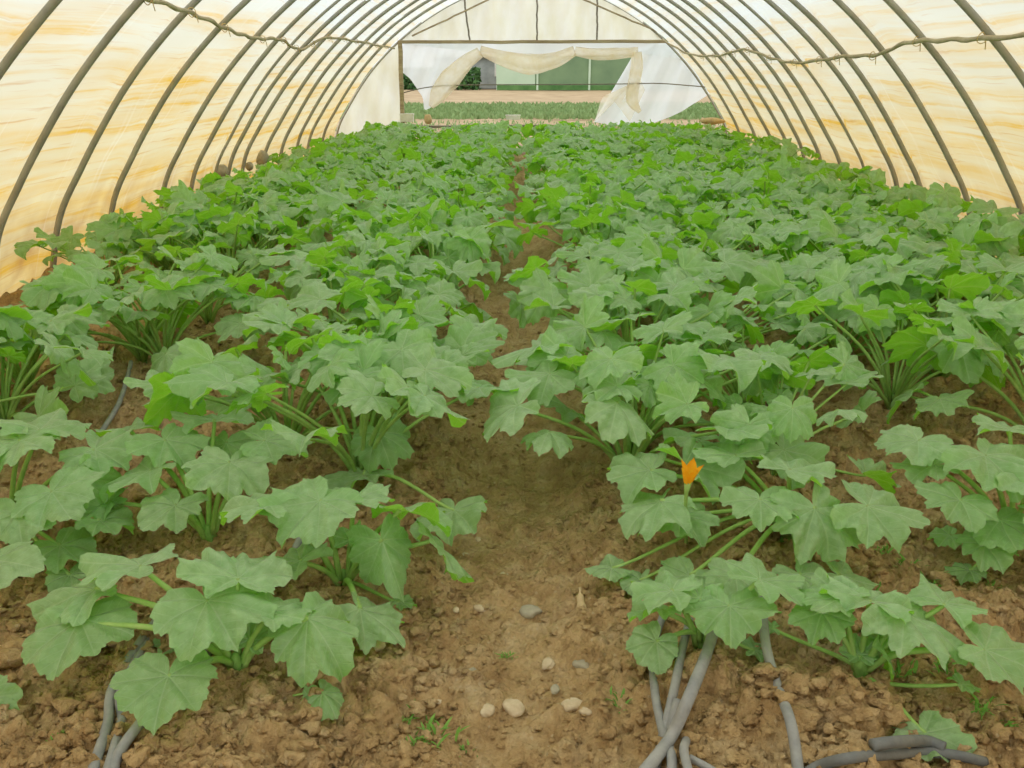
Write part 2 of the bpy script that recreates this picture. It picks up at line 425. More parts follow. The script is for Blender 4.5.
# ---------------------------------------------------------------- leaf geometry
VEINS = np.radians([0, 40, -40, 82, -82, 126, -126])
def leaf_geo(R, seed, segs=84, rings=10, droop=1.0, fold=.15, lobes=1.0, wave=1.0, curlx=0.0):
    """blade with the stalk joint at the origin, tip towards +Y, upper face +Z. returns V, F(list of quads/tris), UV"""
    r0 = np.random.default_rng(seed)
    ph = np.linspace(-PI, PI, segs, endpoint=False) + 1e-4
    amp = {0: 1.0, 1: .93, 2: .93, 3: .84, 4: .84, 5: .70, 6: .70}
    out = np.zeros(segs)
    for i, a in enumerate(VEINS):
        w = (.44 if i else .42)
        d = np.abs((ph - a + PI) % (2 * PI) - PI)
        A = amp[i] * (1 + .26 * (r0.random() - .5))
        out = np.maximum(out, A * (1 - (.30 * lobes) * np.clip(d / w, 0, 1.6) ** 1.5))
    dsin = PI - np.abs(ph)
    out *= np.clip((dsin / .55), .10, 1) ** .6          # notch at the stalk
    nt_ = 26 + int(r0.integers(0, 6)); tph = ph * nt_ / (2 * PI) + r0.random()
    saw = (tph % 1.0)
    out *= 1 + .075 * lobes * (np.abs(saw - .5) * 2 - .5) + .02 * np.sin(ph * 61 + r0.random() * 6)
    out *= 1 + .05 * np.sin(2 * ph + r0.random() * 6)
    rr = (np.linspace(0, 1, rings + 1)[1:]) ** .85
    Rm, Ph = np.meshgrid(rr, ph, indexing='ij')
    rad = Rm * out[None, :] * R
    x = np.sin(Ph) * rad; y = np.cos(Ph) * rad
    # nearest vein coords
    dv = np.abs(((Ph[..., None] - VEINS + PI) % (2 * PI)) - PI).min(-1)
    lat = np.abs(rad * np.sin(dv)); lon = rad * np.cos(dv)
    # relief
    q = rad / R
    z = .085 * R * np.minimum(1, lat / (R * .16)) * np.clip(q * 2.2, 0, 1)
    p1, p2, p3 = r0.random(3) * 6.28
    z += wave * R * q ** 2.2 * (.085 * np.sin(3 * Ph + p1) + .07 * np.sin(5 * Ph + p2) + .055 * np.sin(9 * Ph + p3) * q + .03 * np.sin(17 * Ph + p1) * q)
    z += R * .05 * (vnoise(x / R * 4 + seed, y / R * 4, seed % 50) - .5)
    z += fold * np.abs(x) * (1 - .3 * q)
    # droop: bend around the centre, stronger towards the tip
    for axis, k0 in ((1, droop), (0, droop * .75 + curlx)):
        c = y if axis == 1 else x
        kk = k0 * .55 / R
        if axis == 1: kk = kk * np.where(c > 0, 1.0, .6)
        kk = np.where(np.abs(kk) < 1e-3, 1e-3, kk)
        s_ = c * kk
        c2 = np.sin(s_) / kk; dz = -(1 - np.cos(s_)) / kk
        c2 = c2 + z * np.sin(s_); zz = dz + z * np.cos(s_)
        if axis == 1: y = c2
        else: x = c2
        z = zz
    V = np.concatenate([[[0, 0, 0]], np.stack([x, y, z], -1).reshape(-1, 3)])
    U = np.concatenate([[[0, 0]], np.stack([lat, lon], -1).reshape(-1, 2)])
    Fs = []
    for j in range(segs):
        j2 = (j + 1) % segs
        if j == segs - 1:
            # leave the notch open at phi = pi
            continue
        Fs.append((0, 1 + j2, 1 + j))
        for i in range(rings - 1):
            a = 1 + i * segs
            Fs.append((a + j, a + j2, a + segs + j2, a + segs + j))
    return V, Fs, U

def blade_mesh(R, seed, **kw):
    V, Fs, U = leaf_geo(R, seed, **kw)
    return mesh_np('leaf', V, Fs, M['leaf'], uv=U)
def blade_matrix(heading, pitch, roll):
    """heading: world angle the tip points to (deg, 0=+X); pitch: tip down (deg); roll: about the tip axis"""
    return Matrix.Rotation(math.radians(heading - 90), 4, 'Z') @ Matrix.Rotation(-math.radians(pitch), 4, 'X') @ Matrix.Rotation(math.radians(roll), 4, 'Y')

def stalk_path(P0, P3, rise=.55, n=12):
    P0 = np.array(P0, float); P3 = np.array(P3, float)
    d = P3 - P0; L = np.linalg.norm(d); h = d.copy(); h[2] = 0
    up = np.array([0, 0, 1.0])
    P1 = P0 + h * .24 + up * (L * rise * .55 + max(d[2], 0) * .2)
    P2 = P3 - h * .26 + up * (L * rise * .06 - max(d[2], 0) * .22 - .012)
    return bezier(P0, P1, P2, P3, n)

# library of blades shared between plants
BL_NEAR = [blade_mesh(1.0 * .155, 100 + i, segs=100, rings=11, droop=[.7, 1.2, 1.6, .4, 1.0, 1.4, .85, 1.8][i % 8], fold=[.10, .45, -.3, .55, .12, .35, -.15, .2][i % 8],
                      lobes=[.9, 1.1, 1.0, 1.25, .8, 1.15, 1.0, 1.3][i % 8], wave=[1.4, 2.0, 1.2, 2.2, 1.7, 1.3, 2.0, 1.8][i % 8]) for i in range(16)]

def random_layout(seed, scale=1.0, n=13, crowd=0.0):
    """list of (P3, heading, pitch, roll, R) relative to the crown"""
    r = np.random.default_rng(seed); out = []
    for i in range(n):
        t = i / (n - 1)
        az = i * 2.39996 + r.normal(0, .3) + seed
        elev = math.radians(24 + 50 * t ** .8 + r.normal(0, 8))
        L = (.43 + .13 * math.sin(PI * min(1, t * 1.1))) * (1 - .15 * max(0, t - .75) / .25) * scale * r.uniform(.82, 1.15)
        R = (.150 - .075 * max(0, t - .6) / .4) * scale * r.uniform(.8, 1.15)
        P3 = np.array([math.cos(az) * math.cos(elev), math.sin(az) * math.cos(elev), math.sin(elev)]) * L
        P3[2] = min(P3[2], .42 * scale + r.normal(0, .03)) + .04
        pitch = float(np.clip(12 * (1 - t) + r.normal(0, 24), -34, 44))
        roll = r.normal(0, 22)
        out.append((P3, math.degrees(az) + r.normal(0, 35), pitch, roll, R))
    return out

STALK_CACHE = {}
def build_detailed(root, layout, seed, crown_h=.07):
    """plant with every leaf a part; its stalk the leaf's sub-part"""
    r = np.random.default_rng(seed)
    V, Fs = tube_geo(catmull([(0, 0, -.05), (0.004, 0, .02), (-.004, .004, crown_h * .8), (0, 0, crown_h + .02)], 3), [.022] * 4 + [.019] * 4 + [.012, .008], 10)
    link('stem', mesh_np('stem', V, Fs, M['crown']), root)
    for i, (P3, hd, pi_, ro, R) in enumerate(layout):
        P3 = np.array(P3, float)
        P0 = np.array([P3[0], P3[1], 0]); P0 = P0 / (np.linalg.norm(P0) + 1e-6) * .014; P0[2] = .02 + (crown_h - .02) * i / max(1, len(layout) - 1)
        bl = link('leaf', BL_NEAR[int(r.integers(len(BL_NEAR)))], root)
        s = R / .155
        Mx = Matrix.Translation(P3.tolist()) @ blade_matrix(hd, pi_, ro) @ Matrix.Diagonal((s * r.uniform(.92, 1.08), s, s, 1))
        bl.matrix_local = Mx
        path = stalk_path(P0, P3)
        nn = len(path); rad = np.linspace(.0088, .0052, nn) * (.75 + .35 * s)
        V, Fs2 = tube_geo(path, rad, 8, .25)
        Mi = np.array(Mx.inverted())
        V = (np.c_[V, np.ones(len(V))] @ Mi.T)[:, :3]
        link('stalk', mesh_np('stalk', V, Fs2, M['stalk']), bl)
    return root
def copy_tree(o, parent=None):
    c = o.copy(); COL.objects.link(c)
    if parent: c.parent = parent; c.matrix_parent_inverse = o.matrix_parent_inverse
    for ch in o.children: copy_tree(ch, c)
    return c

def build_merged(layout, seed, segs, rings, k):
    """foliage mesh and stalks mesh for plants whose leaves are small in the picture"""
    r = np.random.default_rng(seed); g = Geo(); s_ = Geo()
    for i, (P3, hd, pi_, ro, R) in enumerate(layout):
        P0 = np.array([P3[0], P3[1], 0]); P0 = P0 / (np.linalg.norm(P0) + 1e-6) * .012; P0[2] = .03
        V, Fs, U = leaf_geo(R, seed * 31 + i, segs=segs, rings=rings, droop=r.uniform(.5, 1.7), fold=r.uniform(-.3, .55), lobes=r.uniform(1.0, 1.35), wave=r.uniform(1.4, 2.3))
        Mx = np.array(Matrix.Translation(P3.tolist()) @ blade_matrix(hd, pi_, ro))
        V = (np.c_[V, np.ones(len(V))] @ Mx.T)[:, :3]
        g.add(V, Fs, 0, U)
        V, Fs = tube_geo(stalk_path(P0, P3, n=7), np.linspace(.009, .0055, 7), k); s_.add(V, Fs)
    V, Fs = tube_geo([(0, 0, -.05), (0, 0, .04), (0, 0, .09)], [.022, .018, .008], 7); s_.add(V, Fs)
    return g.mesh('foliage', [M['leaf']], uv=True), s_.mesh('stalks', [M['stalk']])

# ---------------------------------------------------------------- plants
ORD = ['first', 'second', 'third', 'fourth', 'fifth', 'sixth', 'seventh', 'eighth', 'ninth', 'tenth', 'eleventh', 'twelfth', 'thirteenth', 'fourteenth',
       'fifteenth', 'sixteenth', 'seventeenth', 'eighteenth', 'nineteenth', 'twentieth', 'twenty-first', 'twenty-second', 'twenty-third', 'twenty-fourth', 'twenty-fifth', 'twenty-sixth', 'twenty-seventh', 'twenty-eighth']
BEDNAME = {0: 'second bed left of the path', 1: 'bed just left of the path', 2: 'bed just right of the path',
           3: 'second bed right of the path', 4: 'bed by the right wall', 5: 'strip by the left wall'}

# hand-placed front plants: crown pixel, then leaves (px, py, z, R, heading, pitch, roll)
def custom(name_label, crown_px, leaves, seed, droops=None):
    c = at(crown_px[0], crown_px[1], .06); c.z = gz(c.x, c.y)
    root = empty('zucchini_plant', c)
    tag(root, name_label, 'plant', 'zucchini plants in the front of the beds')
    r = np.random.default_rng(seed)
    V, Fs = tube_geo(catmull([(0, 0, -.05), (0.004, 0, .02), (-.004, .004, .06), (0, 0, .09)], 3), [.024] * 4 + [.02] * 4 + [.012, .008], 10)
    link('stem', mesh_np('stem', V, Fs, M['crown']), root)
    for i, L in enumerate(leaves):
        px, py, z, R, hd, pi_, ro = L[:7]
        kw = dict(droop=.9, fold=.1, lobes=1.05, wave=1.6)
        if len(L) > 7: kw.update(L[7])
        if 0 < pi_ < 45: pi_ *= .35
        kw['lobes'] *= .85
        rise = kw.pop('rise', .55)
        P3 = np.array(at(px, py, z) - c)
        V, Fs, U = leaf_geo(R, seed * 100 + i, segs=110, rings=12, **kw)
        bl = link('leaf', mesh_np('leaf', V, Fs, M['leaf'], uv=U), root)
        Mx = Matrix.Translation(P3.tolist()) @ blade_matrix(hd, pi_, ro); bl.matrix_local = Mx
        P0 = np.array([P3[0], P3[1], 0]); P0 = P0 / (np.linalg.norm(P0) + 1e-6) * .016; P0[2] = .03 + .04 * r.random()
        path = stalk_path(P0, P3, rise, 14)
        V, Fs = tube_geo(path, np.linspace(.0105, .0065, 14) * min(1.1, .55 + R * 3.6), 9, .25)
        V = (np.c_[V, np.ones(len(V))] @ np.array(Mx.inverted()).T)[:, :3]
        link('stalk', mesh_np('stalk', V, Fs, M['stalk']), bl)
    return root

PA = custom('zucchini plant nearest the camera left of the path, broad leaves over three grey hoses', (240, 688), [
    (80, 620, .25, .165, -92, 26, 2, dict(droop=.95, fold=.0, lobes=.75, wave=.7)),
    (168, 676, .21, .148, -84, 20, 0, dict(droop=.55, lobes=.8, wave=.7)),
    (207, 600, .33, .190, -50, 20, 4, dict(droop=.95, lobes=1.0)),
    (238, 578, .36, .165, 110, -8, 12, dict(droop=.8)),
    (308, 618, .29, .175, -44, 44, 10, dict(droop=1.0, lobes=1.2, fold=-.55)),
    (270, 612, .30, .12, 60, 10, 0, dict(droop=1.0)),
    (96, 588, .27, .165, -168, 36, 4, dict(droop=1.0, fold=.05)),
    (140, 566, .34, .17, 165, 8, 8, dict(droop=1.0)),
    (186, 640, .13, .10, 150, 5, 0, dict(droop=.8)),
    (196, 620, .20, .09, -150, 60, 0, dict(droop=.6)),
    (250, 640, .20, .07, 80, -30, 0, dict(droop=.6)),
], 1)
PB = custom('zucchini plant just left of the path with open crown and pale arching stalks', (345, 592), [
    (382, 540, .31, .165, -52, 50, 14, dict(droop=1.0, fold=-.8, lobes=1.4)),
    (360, 608, .19, .15, -26, 44, 0, dict(droop=.9, lobes=1.35, fold=-.4)),
    (320, 500, .42, .19, -120, 18, -6, dict(droop=.9, lobes=1.1)),
    (270, 505, .42, .16, 170, 15, 6, dict(droop=.9, lobes=1.2)),
    (432, 540, .26, .16, -8, 46, -26, dict(droop=1.0, fold=.1)),
    (400, 510, .36, .17, 10, 30, -30, dict(droop=1.0, fold=.1)),
    (355, 500, .40, .14, 90, 5, 0, dict(droop=.9)),
    (300, 560, .25, .14, 150, 15, 0, dict(droop=.9)),
    (350, 540, .26, .07, 80, -25, 0, dict(droop=.6)),
    (376, 560, .20, .08, 20, -20, 20, dict(droop=.6)),
    (400, 602, .08, .05, 0, 10, 0, dict(droop=.6, rise=.12)),
], 2)
PC = custom('zucchini plant behind the nearest left one with stalks bunched upright beside bare soil', (211, 552), [
    (150, 470, .34, .17, -150, 25, 10, dict(droop=1.0)), (165, 440, .40, .16, -40, 30, 0), (230, 462, .40, .18, -75, 15, -8, dict(lobes=1.2)),
    (110, 500, .24, .13, -160, 24, 0), (265, 440, .42, .16, 20, 10, 10), (175, 505, .28, .14, -110, 14, 0), (215, 420, .42, .16, 100, 10, 0), (130, 430, .36, .15, 150, 20, 10),
], 3)
PD = custom('small zucchini plant on the grey hose bundle right of the path, nearest the camera', (700, 658), [
    (656, 641, .17, .090, -130, 42, -10, dict(droop=.7, lobes=.7, wave=.7)),
    (730, 606, .28, .130, -100, 26, 4, dict(droop=.9, lobes=.9)),
    (662, 610, .23, .11, -178, 14, 26, dict(droop=.7, fold=.1)),
    (672, 590, .31, .13, 150, 8, 6, dict(droop=1.0)),
    (700, 598, .28, .08, 60, -20, 20, dict(droop=.7)),
    (760, 580, .33, .14, 40, 12, 0, dict(droop=1.0)),
    (755, 650, .12, .06, 0, 10, 0, dict(droop=.6)),
], 4)
PE = custom('zucchini plant in front right corner with exposed green crown and thick bare stalks', (858, 690), [
    (822, 612, .28, .10, -120, 20, 0, dict(droop=1.0, lobes=1.1)),
    (905, 612, .31, .18, -26, 44, -4, dict(droop=.9, lobes=1.6, fold=-.3)),
    (985, 650, .25, .15, -25, 28, 6, dict(droop=.8, lobes=1.1)),
    (880, 640, .22, .12, 10, 60, 30, dict(droop=.6, fold=.2)),
    (870, 600, .33, .13, 85, 8, 10, dict(droop=1.0)),
    (840, 598, .33, .12, 140, 6, 0, dict(droop=1.0)),
    (945, 604, .30, .12, 50, 8, 0, dict(droop=1.0)),
    (925, 733, .12, .115, -70, 14, 0, dict(droop=.4, lobes=1.0, rise=.3)),
    (962, 684, .16, .05, 10, 30, 0, dict(rise=-.25)),
    (860, 655, .17, .06, 80, -35, 0, dict(droop=.5)),
    (772, 628, .17, .05, 160, 10, 0, dict(rise=.1)),
    (885, 640, .19, .06, 60, -45, 0, dict(droop=.5)),
], 5)
PF = custom('zucchini plant right of the path carrying one orange blossom', (785, 548), [
    (660, 500, .32, .185, -150, 34, 8, dict(droop=.8, lobes=1.4, fold=-.25)),
    (680, 515, .27, .12, -60, 26, 10, dict(droop=.9)),
    (815, 508, .35, .185, -58, 46, 6, dict(droop=.7, lobes=1.4, fold=-.3)),
    (868, 506, .35, .19, -20, 30, 14, dict(droop=.6, lobes=1.2, fold=-.15)),
    (760, 500, .36, .15, -100, 16, 0, dict(droop=.9)),
    (650, 470, .36, .16, -170, 14, -8, dict(droop=.9)),
    (690, 575, .16, .12, -130, 12, -10, dict(droop=.7)),
    (735, 575, .2, .14, -95, 14, 0, dict(droop=.9)),
    (800, 575, .17, .11, -60, 25, 0), (840, 575, .15, .10, -20, 25, 0),
    (790, 470, .42, .16, 40, 8, 0), (735, 455, .40, .17, 110, 6, 0), (700, 440, .36, .16, 140, 10, 10),
    (612, 568, .12, .075, 175, 10, 0, dict(lobes=.4, rise=.5)), (640, 580, .11, .07, -160, 14, 0, dict(lobes=.4, rise=.5)),
], 6)
PG = custom('zucchini plant at the right edge of the picture facing the bare soil gap', (1010, 552), [
    (918, 440, .42, .16, -150, 18, 0, dict(lobes=1.1)), (985, 455, .42, .18, -70, 20, 0), (960, 500, .32, .14, -130, 24, -10), (935, 465, .36, .13, 170, 14, 0),
    (1000, 520, .25, .14, -95, 30, 0), (985, 545, .18, .11, -120, 24, 0), (1030, 480, .38, .17, -30, 20, 0), (1010, 430, .45, .16, 60, 10, 0), (970, 570, .08, .07, -140, 10, 0),
    (1045, 520, .30, .16, -20, 26, 0), (950, 535, .15, .08, 180, 20, 0),
], 7)
PI_ = custom('zucchini plant at the left edge of the picture with broad smooth leaf in shade', (10, 535), [
    (18, 512, .30, .155, -62, 44, 8, dict(lobes=.6, wave=.7, droop=.8)), (-10, 560, .26, .17, -90, 30, 0), (52, 492, .34, .17, -48, 22, 16), (60, 545, .16, .13, -30, 30, 0),
    (40, 430, .45, .19, 100, 6, 10), (95, 450, .38, .17, -20, 22, 10), (20, 440, .45, .18, -110, 20, 0), (-30, 470, .42, .17, -160, 20, 0), (85, 480, .32, .14, 10, 50, 40),
    (70, 575, .10, .10, -60, 10, 0), (100, 520, .22, .12, 0, 20, 0),
], 8)

# petals of the blossom on PF
def blossom(parent, P3, base):
    g = Geo()
    for k in range(5):
        a0 = k * 2 * PI / 5
        n_, m_ = 9, 7
        V = []
        for i in range(n_):
            t = i / (n_ - 1)
            w = .5 + .12 * math.sin(PI * t) - .5 * t ** 4
            rad = .010 + .016 * t ** .8 + .006 * t ** 4
            for j in range(m_):
                s_ = (j / (m_ - 1) - .5) * 2
                a = a0 + s_ * w * 1.25
                rr = rad + .002 * math.cos(s_ * 3) + .0015 * (1 if k % 2 else -1)
                V.append((rr * math.cos(a), rr * math.sin(a), .062 * t - .004 * abs(s_) ** 2))
        Fs = [(i * m_ + j, i * m_ + j + 1, (i + 1) * m_ + j + 1, (i + 1) * m_ + j) for i in range(n_ - 1) for j in range(m_ - 1)]
        g.add(V, Fs)
    me = g.mesh('blossom', [M['petal']]); o = link('blossom', me, parent); o.location = P3; o.rotation_euler = (.12, .1, 0); o.scale = (1.2, 1.2, 1.1)
    o['label'] = 'half-open orange blossom on an upright green stalk'
    V, Fs = tube_geo(bezier(np.array(base), np.array(base) + [0, 0, .1], np.array(P3) - [0, 0, .1], np.array(P3) + [0, 0, .003], 8) - np.array(P3), np.array([.005] * 7 + [.011]), 8)
    link('stalk', mesh_np('stalk', V, Fs, M['stalk']), o)
pfl = at(688, 482, .43) - PF.location
blossom(PF, tuple(pfl), (pfl.x + .06, pfl.y + .10, .02))

CUST = [o.location.copy() for o in (PA, PB, PC, PD, PE, PF, PG, PI_)]

# prototypes (a detailed library the loop copies from, made on first use)
MID = [build_merged(random_layout(200 + i, 1.16, 24), 200 + i, 64, 7, 6) for i in range(7)]
FAR = [build_merged(random_layout(300 + i, 1.18, 24), 300 + i, 38, 4, 4) for i in range(6)]
DET_PROTO = []
def detailed(i, loc, rz, s):
    if len(DET_PROTO) <= i:
        root = empty('zucchini_plant', loc, rz); build_detailed(root, random_layout(400 + i, 1.10, 20), 400 + i); DET_PROTO.append(root)
    else:
        root = copy_tree(DET_PROTO[i])
        root.location = loc; root.rotation_euler = (0, 0, rz)
    root.scale = (s, s, s)
    return root
rows = []   # (bed index, x, y)
r1 = np.random.default_rng(11)
def zigzag(bed, c, y0, y1, half, stepy, skip=()):
    y = y0; k = 0
    while y < y1:
        x = c + (half if k % 2 else -half) + r1.normal(0, .05); yy = y + r1.normal(0, .05)
        if not any(abs(x - sx) < sr and abs(yy - sy) < sr for sx, sy, sr in skip): rows.append((bed, x, yy))
        y += stepy * (1 + .04 * r1.normal()); k += 1
zigzag(0, -2.32, 3.45, 18.0, .26, .42, [(-1.75, 4.15, .42), (-3.0, 5.6, .6)])
rows += [(1, -.64, 3.22), (1, -1.0, 3.5), (1, -.62, 3.66), (0, -2.0, 4.75), (0, -2.35, 3.75), (2, .42, 3.3), (2, 1.0, 3.35)]
zigzag(1, -.86, 3.95, 18.1, .24, .39, [(-1.3, 3.95, .42), (-1.3, 9.6, .5)])
zigzag(2, .74, 3.6, 18.1, .23, .38)
zigzag(3, 1.98, 3.2, 18.1, .22, .40, [(1.5, 3.0, .35)])
zigzag(4, 3.1, 4.6, 18.0, .2, .40)
zigzag(5, -3.06, 6.6, 17.8, .14, .55)
rows.sort(key=lambda t: t[2])
cnt = {0: 1, 1: 3, 2: 3, 3: 1}
di = 0
for bed, x, y in rows:
    if any((Vector((x, y, 0)) - Vector((c.x, c.y, 0))).length < .30 for c in CUST): continue
    # out of frame sideways
    if abs(x) > .60 * y + .75: continue
    if y > 5.0 and bed in (1, 2): x += -.01 if bed == 1 else .03
    z = gz(x, y); rz = r1.uniform(0, 2 * PI)
    s = r1.uniform(.9, 1.12) * (1.0 if bed != 5 else .78) * (1.0 if y < 9 else .90)
    cnt[bed] = cnt.get(bed, 0) + 1; n_ = cnt[bed]
    if y < 6.2:
        o = detailed(di % 7, (x, y, z), rz, s); di += 1
    elif y < 10.5:
        me = MID[int(r1.integers(len(MID)))]
        o = empty('zucchini_plant', (x, y, z), rz); o.scale = (s, s, s)
        link('foliage', me[0], o); link('stalks', me[1], o)
    else:
        me = FAR[int(r1.integers(len(FAR)))]
        o = empty('zucchini_plant', (x, y, z), rz); o.scale = (s, s, s)
        link('foliage', me[0], o); link('stalks', me[1], o)
    if y < 10.5:
        tag(o, f'zucchini plant, {ORD[n_ - 1]} from the front in the {BEDNAME[bed]}', 'plant', 'zucchini plants in the ' + BEDNAME[bed])
    else:
        tag(o, f'one of the distant zucchini plants merging together in the {BEDNAME[bed]}', 'plant', 'distant zucchini plants in the ' + BEDNAME[bed])

# the tall dark leaf by the right wall
# ---------------------------------------------------------------- tunnel
XC = .13
PRO = [(0, 3.98), (.5, 3.84), (.87, 3.62), (1.19, 3.40), (1.5, 3.16), (1.8, 2.88), (2.1, 2.55), (2.42, 2.12), (2.72, 1.6), (2.95, 1.05), (3.08, .5), (3.12, 0)]
half = catmull([(w, 0, z) for z, w in PRO], 5)
full = np.concatenate([half * [1, 1, 1], (half * [-1, 1, 1])[::-1][1:]])     # right foot -> apex -> left foot
arc = np.r_[0, np.cumsum(np.linalg.norm(np.diff(half, axis=0), axis=1))]
RIBS = [(4.3, 4.3), (5.27, 5.3), (6.28, 6.22), (7.16, 7.25), (8.16, 8.22), (9.42, 9.22), (10.3, 9.85), (11.05, 10.82), (11.6, 11.7), (12.25, 12.5), (13.26, 13.3), (14.2, 14.1), (15.25, 15.0),
        (16.14, 16.1), (17.3, 17.4), (18.6, 18.6)]
def nearest_rib(y, side):
    a = np.array([r_[0 if side < 0 else 1] for r_ in RIBS]); i = np.searchsorted(a, y)
    if i == 0 or i >= len(a): return .5, 1.0
    return (y - a[i - 1]) / (a[i] - a[i - 1]), a[i] - a[i - 1]
def bay(y, side):
    a = np.array([r_[0 if side < 0 else 1] for r_ in RIBS]); i = int(np.searchsorted(a, y))
    return .16 * math.sin(i * 12.9898 + side * 3.1)
def film(name, side, i0, i1, label):
    yy = np.arange(-3.5, 18.61, .07); P = half[i0:i1 + 1]; A = arc[i0:i1 + 1]
    V, U = [], []
    for y in yy:
        t, _ = nearest_rib(y, side)
        sag = math.sin(PI * t) if 0 < t < 1 else .5
        for p, a in zip(P, A):
            off = .035 - .05 * sag * min(1, a / .8) + .010 * math.sin(a * 9 + 2.2 * math.sin(y * 1.3)) * sag
            nx, nz = p[0] / 4.0, (p[2] + .9) / 4.05
            V.append((XC + side * (p[0] + off * nx), y, p[2] + off * nz)); U.append((y + (0 if side > 0 else 37.0), a - .05 * sag + bay(y, side)))
    F_ = grid_faces(len(P), len(yy))
    if side > 0: F_ = F_[:, ::-1]
    tag(link(name, mesh_np(name, np.array(V), F_, M['film'], uv=np.array(U))), label, 'greenhouse film', kind='structure')
isplit = int(np.argmin(np.abs(half[:, 2] - 2.42)))
film('wall_left', -1, 0, isplit, 'stained translucent plastic film forming the left tunnel wall')
film('wall_right', 1, 0, isplit, 'stained translucent plastic film forming the right tunnel wall')
# roof of the tunnel
V, U = [], []; yy = np.arange(-3.5, 18.61, .1)
P = np.concatenate([half[isplit:] * [1, 1, 1], (half[isplit:] * [-1, 1, 1])[::-1][1:]])
A = np.concatenate([arc[isplit:], 2 * arc[-1] - arc[isplit:][::-1][1:]])
for y in yy:
    t, _ = nearest_rib(y, 1); sag = math.sin(PI * t) if 0 < t < 1 else .5
    for p, a in zip(P, A):
        off = .035 - .05 * sag
        V.append((XC + p[0] * (1 + off / 4), y, p[2] + off)); U.append((y, a))
tag(link('ceiling', mesh_np('ceiling', np.array(V), grid_faces(len(P), len(yy)), M['film'], uv=np.array(U))), 'pale plastic film over the top of the tunnel', 'greenhouse film', kind='structure')

def pos(i, n=None):
    return ORD[i]
for i, (yl, yr) in enumerate(RIBS):
    Pp = []
    for p in full:
        x = XC + p[0]; t = (p[0] / 3.98 + 1) / 2
        w = .006 * math.sin(p[2] * 3 + i * 1.7)
        Pp.append((x + w, yl * (1 - t) + yr * t, p[2]))
    Pp[0] = (Pp[0][0], Pp[0][1], -.25); Pp[-1] = (Pp[-1][0], Pp[-1][1], -.25)
    rr = .024 if i not in (7,) else .016
    if i == 15: rr = .022
    o = tube('tunnel_hoop', np.array(Pp), rr, M['rib'], k=10)
    if i == 0: lab = 'grey pipe hoop over the tunnel just outside the top corners, nearest the camera'
    elif i == len(RIBS) - 1: lab = 'grey pipe hoop framing the far gable end'
    else: lab = f'grey pipe hoop of the tunnel, {ORD[i - 1]} one visible from the camera'
    tag(o, lab, 'hoop', 'grey pipe hoops arching over the tunnel')

# crooked poles tied under the hoops
def dz(p, f=.975): return np.array([XC + (p[0] - XC) * f, p[1], p[2] * .985])
pr = [(2.99, 4.2, 1.90), (2.99, 5.84, 1.84), (2.99, 6.65, 1.84), (3.0, 7.41, 1.84), (3.06, 8.17, 1.76), (3.08, 9.12, 1.75), (3.11, 10.68, 1.7), (3.07, 11.62, 1.75), (2.96, 12.74, 1.87), (3.02, 14.75, 1.81), (2.96, 17.07, 1.87), (2.68, 18.4, 2.14)]
pl = [(-2.55, 4.4, 2.05), (-2.5, 5.7, 2.1), (-2.51, 6.6, 2.07), (-2.55, 7.47, 2.02), (-2.62, 8.47, 1.95), (-2.65, 9.26, 1.92), (-2.64, 10.08, 1.93), (-2.72, 11.32, 1.85), (-2.57, 12.04, 2.0), (-2.56, 14.21, 2.01), (-2.59, 18.5, 1.98)]
for pts, side in ((pr, 'right'), (pl, 'left')):
    q = catmull([dz(p) for p in pts], 8); q += .006 * np.sin(np.arange(len(q)) * 1.3)[:, None]
    root = empty('crooked_pole', q[0]); tag(root, f'long crooked pale pole tied under the hoops along the {side} wall', 'pole')
    rad = .013 + .005 * np.abs(np.sin(np.arange(len(q)) * .8))
    V, Fs = tube_geo(q - q[0], rad, 8); link('pole', mesh_np('pole', V, Fs, M['branch']), root)
    for (yl, yr) in RIBS[1:-1]:
        y = yl if side == 'left' else yr
        j = int(np.argmin(np.abs(q[:, 1] - y))); c = q[j] - q[0]
        a = np.linspace(0, 2 * PI, 13)
        ring = np.stack([c[0] + .028 * np.cos(a), c[1] + .012 * np.sin(a * 2), c[2] + .034 * np.sin(a)], -1)
        V, Fs = tube_geo(np.concatenate([ring, ring[-1:] + [[.01, .01, -.07]]]), .0035, 5); link('tie', mesh_np('tie', V, Fs, M['straw']), root)

# ---------------------------------------------------------------- far gable
YG = 18.6
def gp(px, py, y=YG): return np.array(aty(px, py, y))
def profile_halfwidth(z): return float(np.interp(z, half[:, 2], half[:, 0]))
def wavy_sheet(poly_fn, nu, nv, mat, name, amp=.03, parent=None):
    V = []
    for i in range(nu + 1):
        for j in range(nv + 1):
            p = poly_fn(i / nu, j / nv)
            p = np.array(p, float); p[1] += amp * (math.sin(p[0] * 9 + p[2] * 3) + .6 * math.sin(p[0] * 21 - p[2] * 5))
            V.append(p)
    Fs = [(i * (nv + 1) + j, (i + 1) * (nv + 1) + j, (i + 1) * (nv + 1) + j + 1, i * (nv + 1) + j + 1) for i in range(nu) for j in range(nv)]
    me = mesh_np(name, np.array(V), np.array(Fs), mat)
    return link(name, me, parent)
zb = float(gp(560, 42)[2])          # height of the cross beam
xl = float(gp(402, 90)[0])          # left post
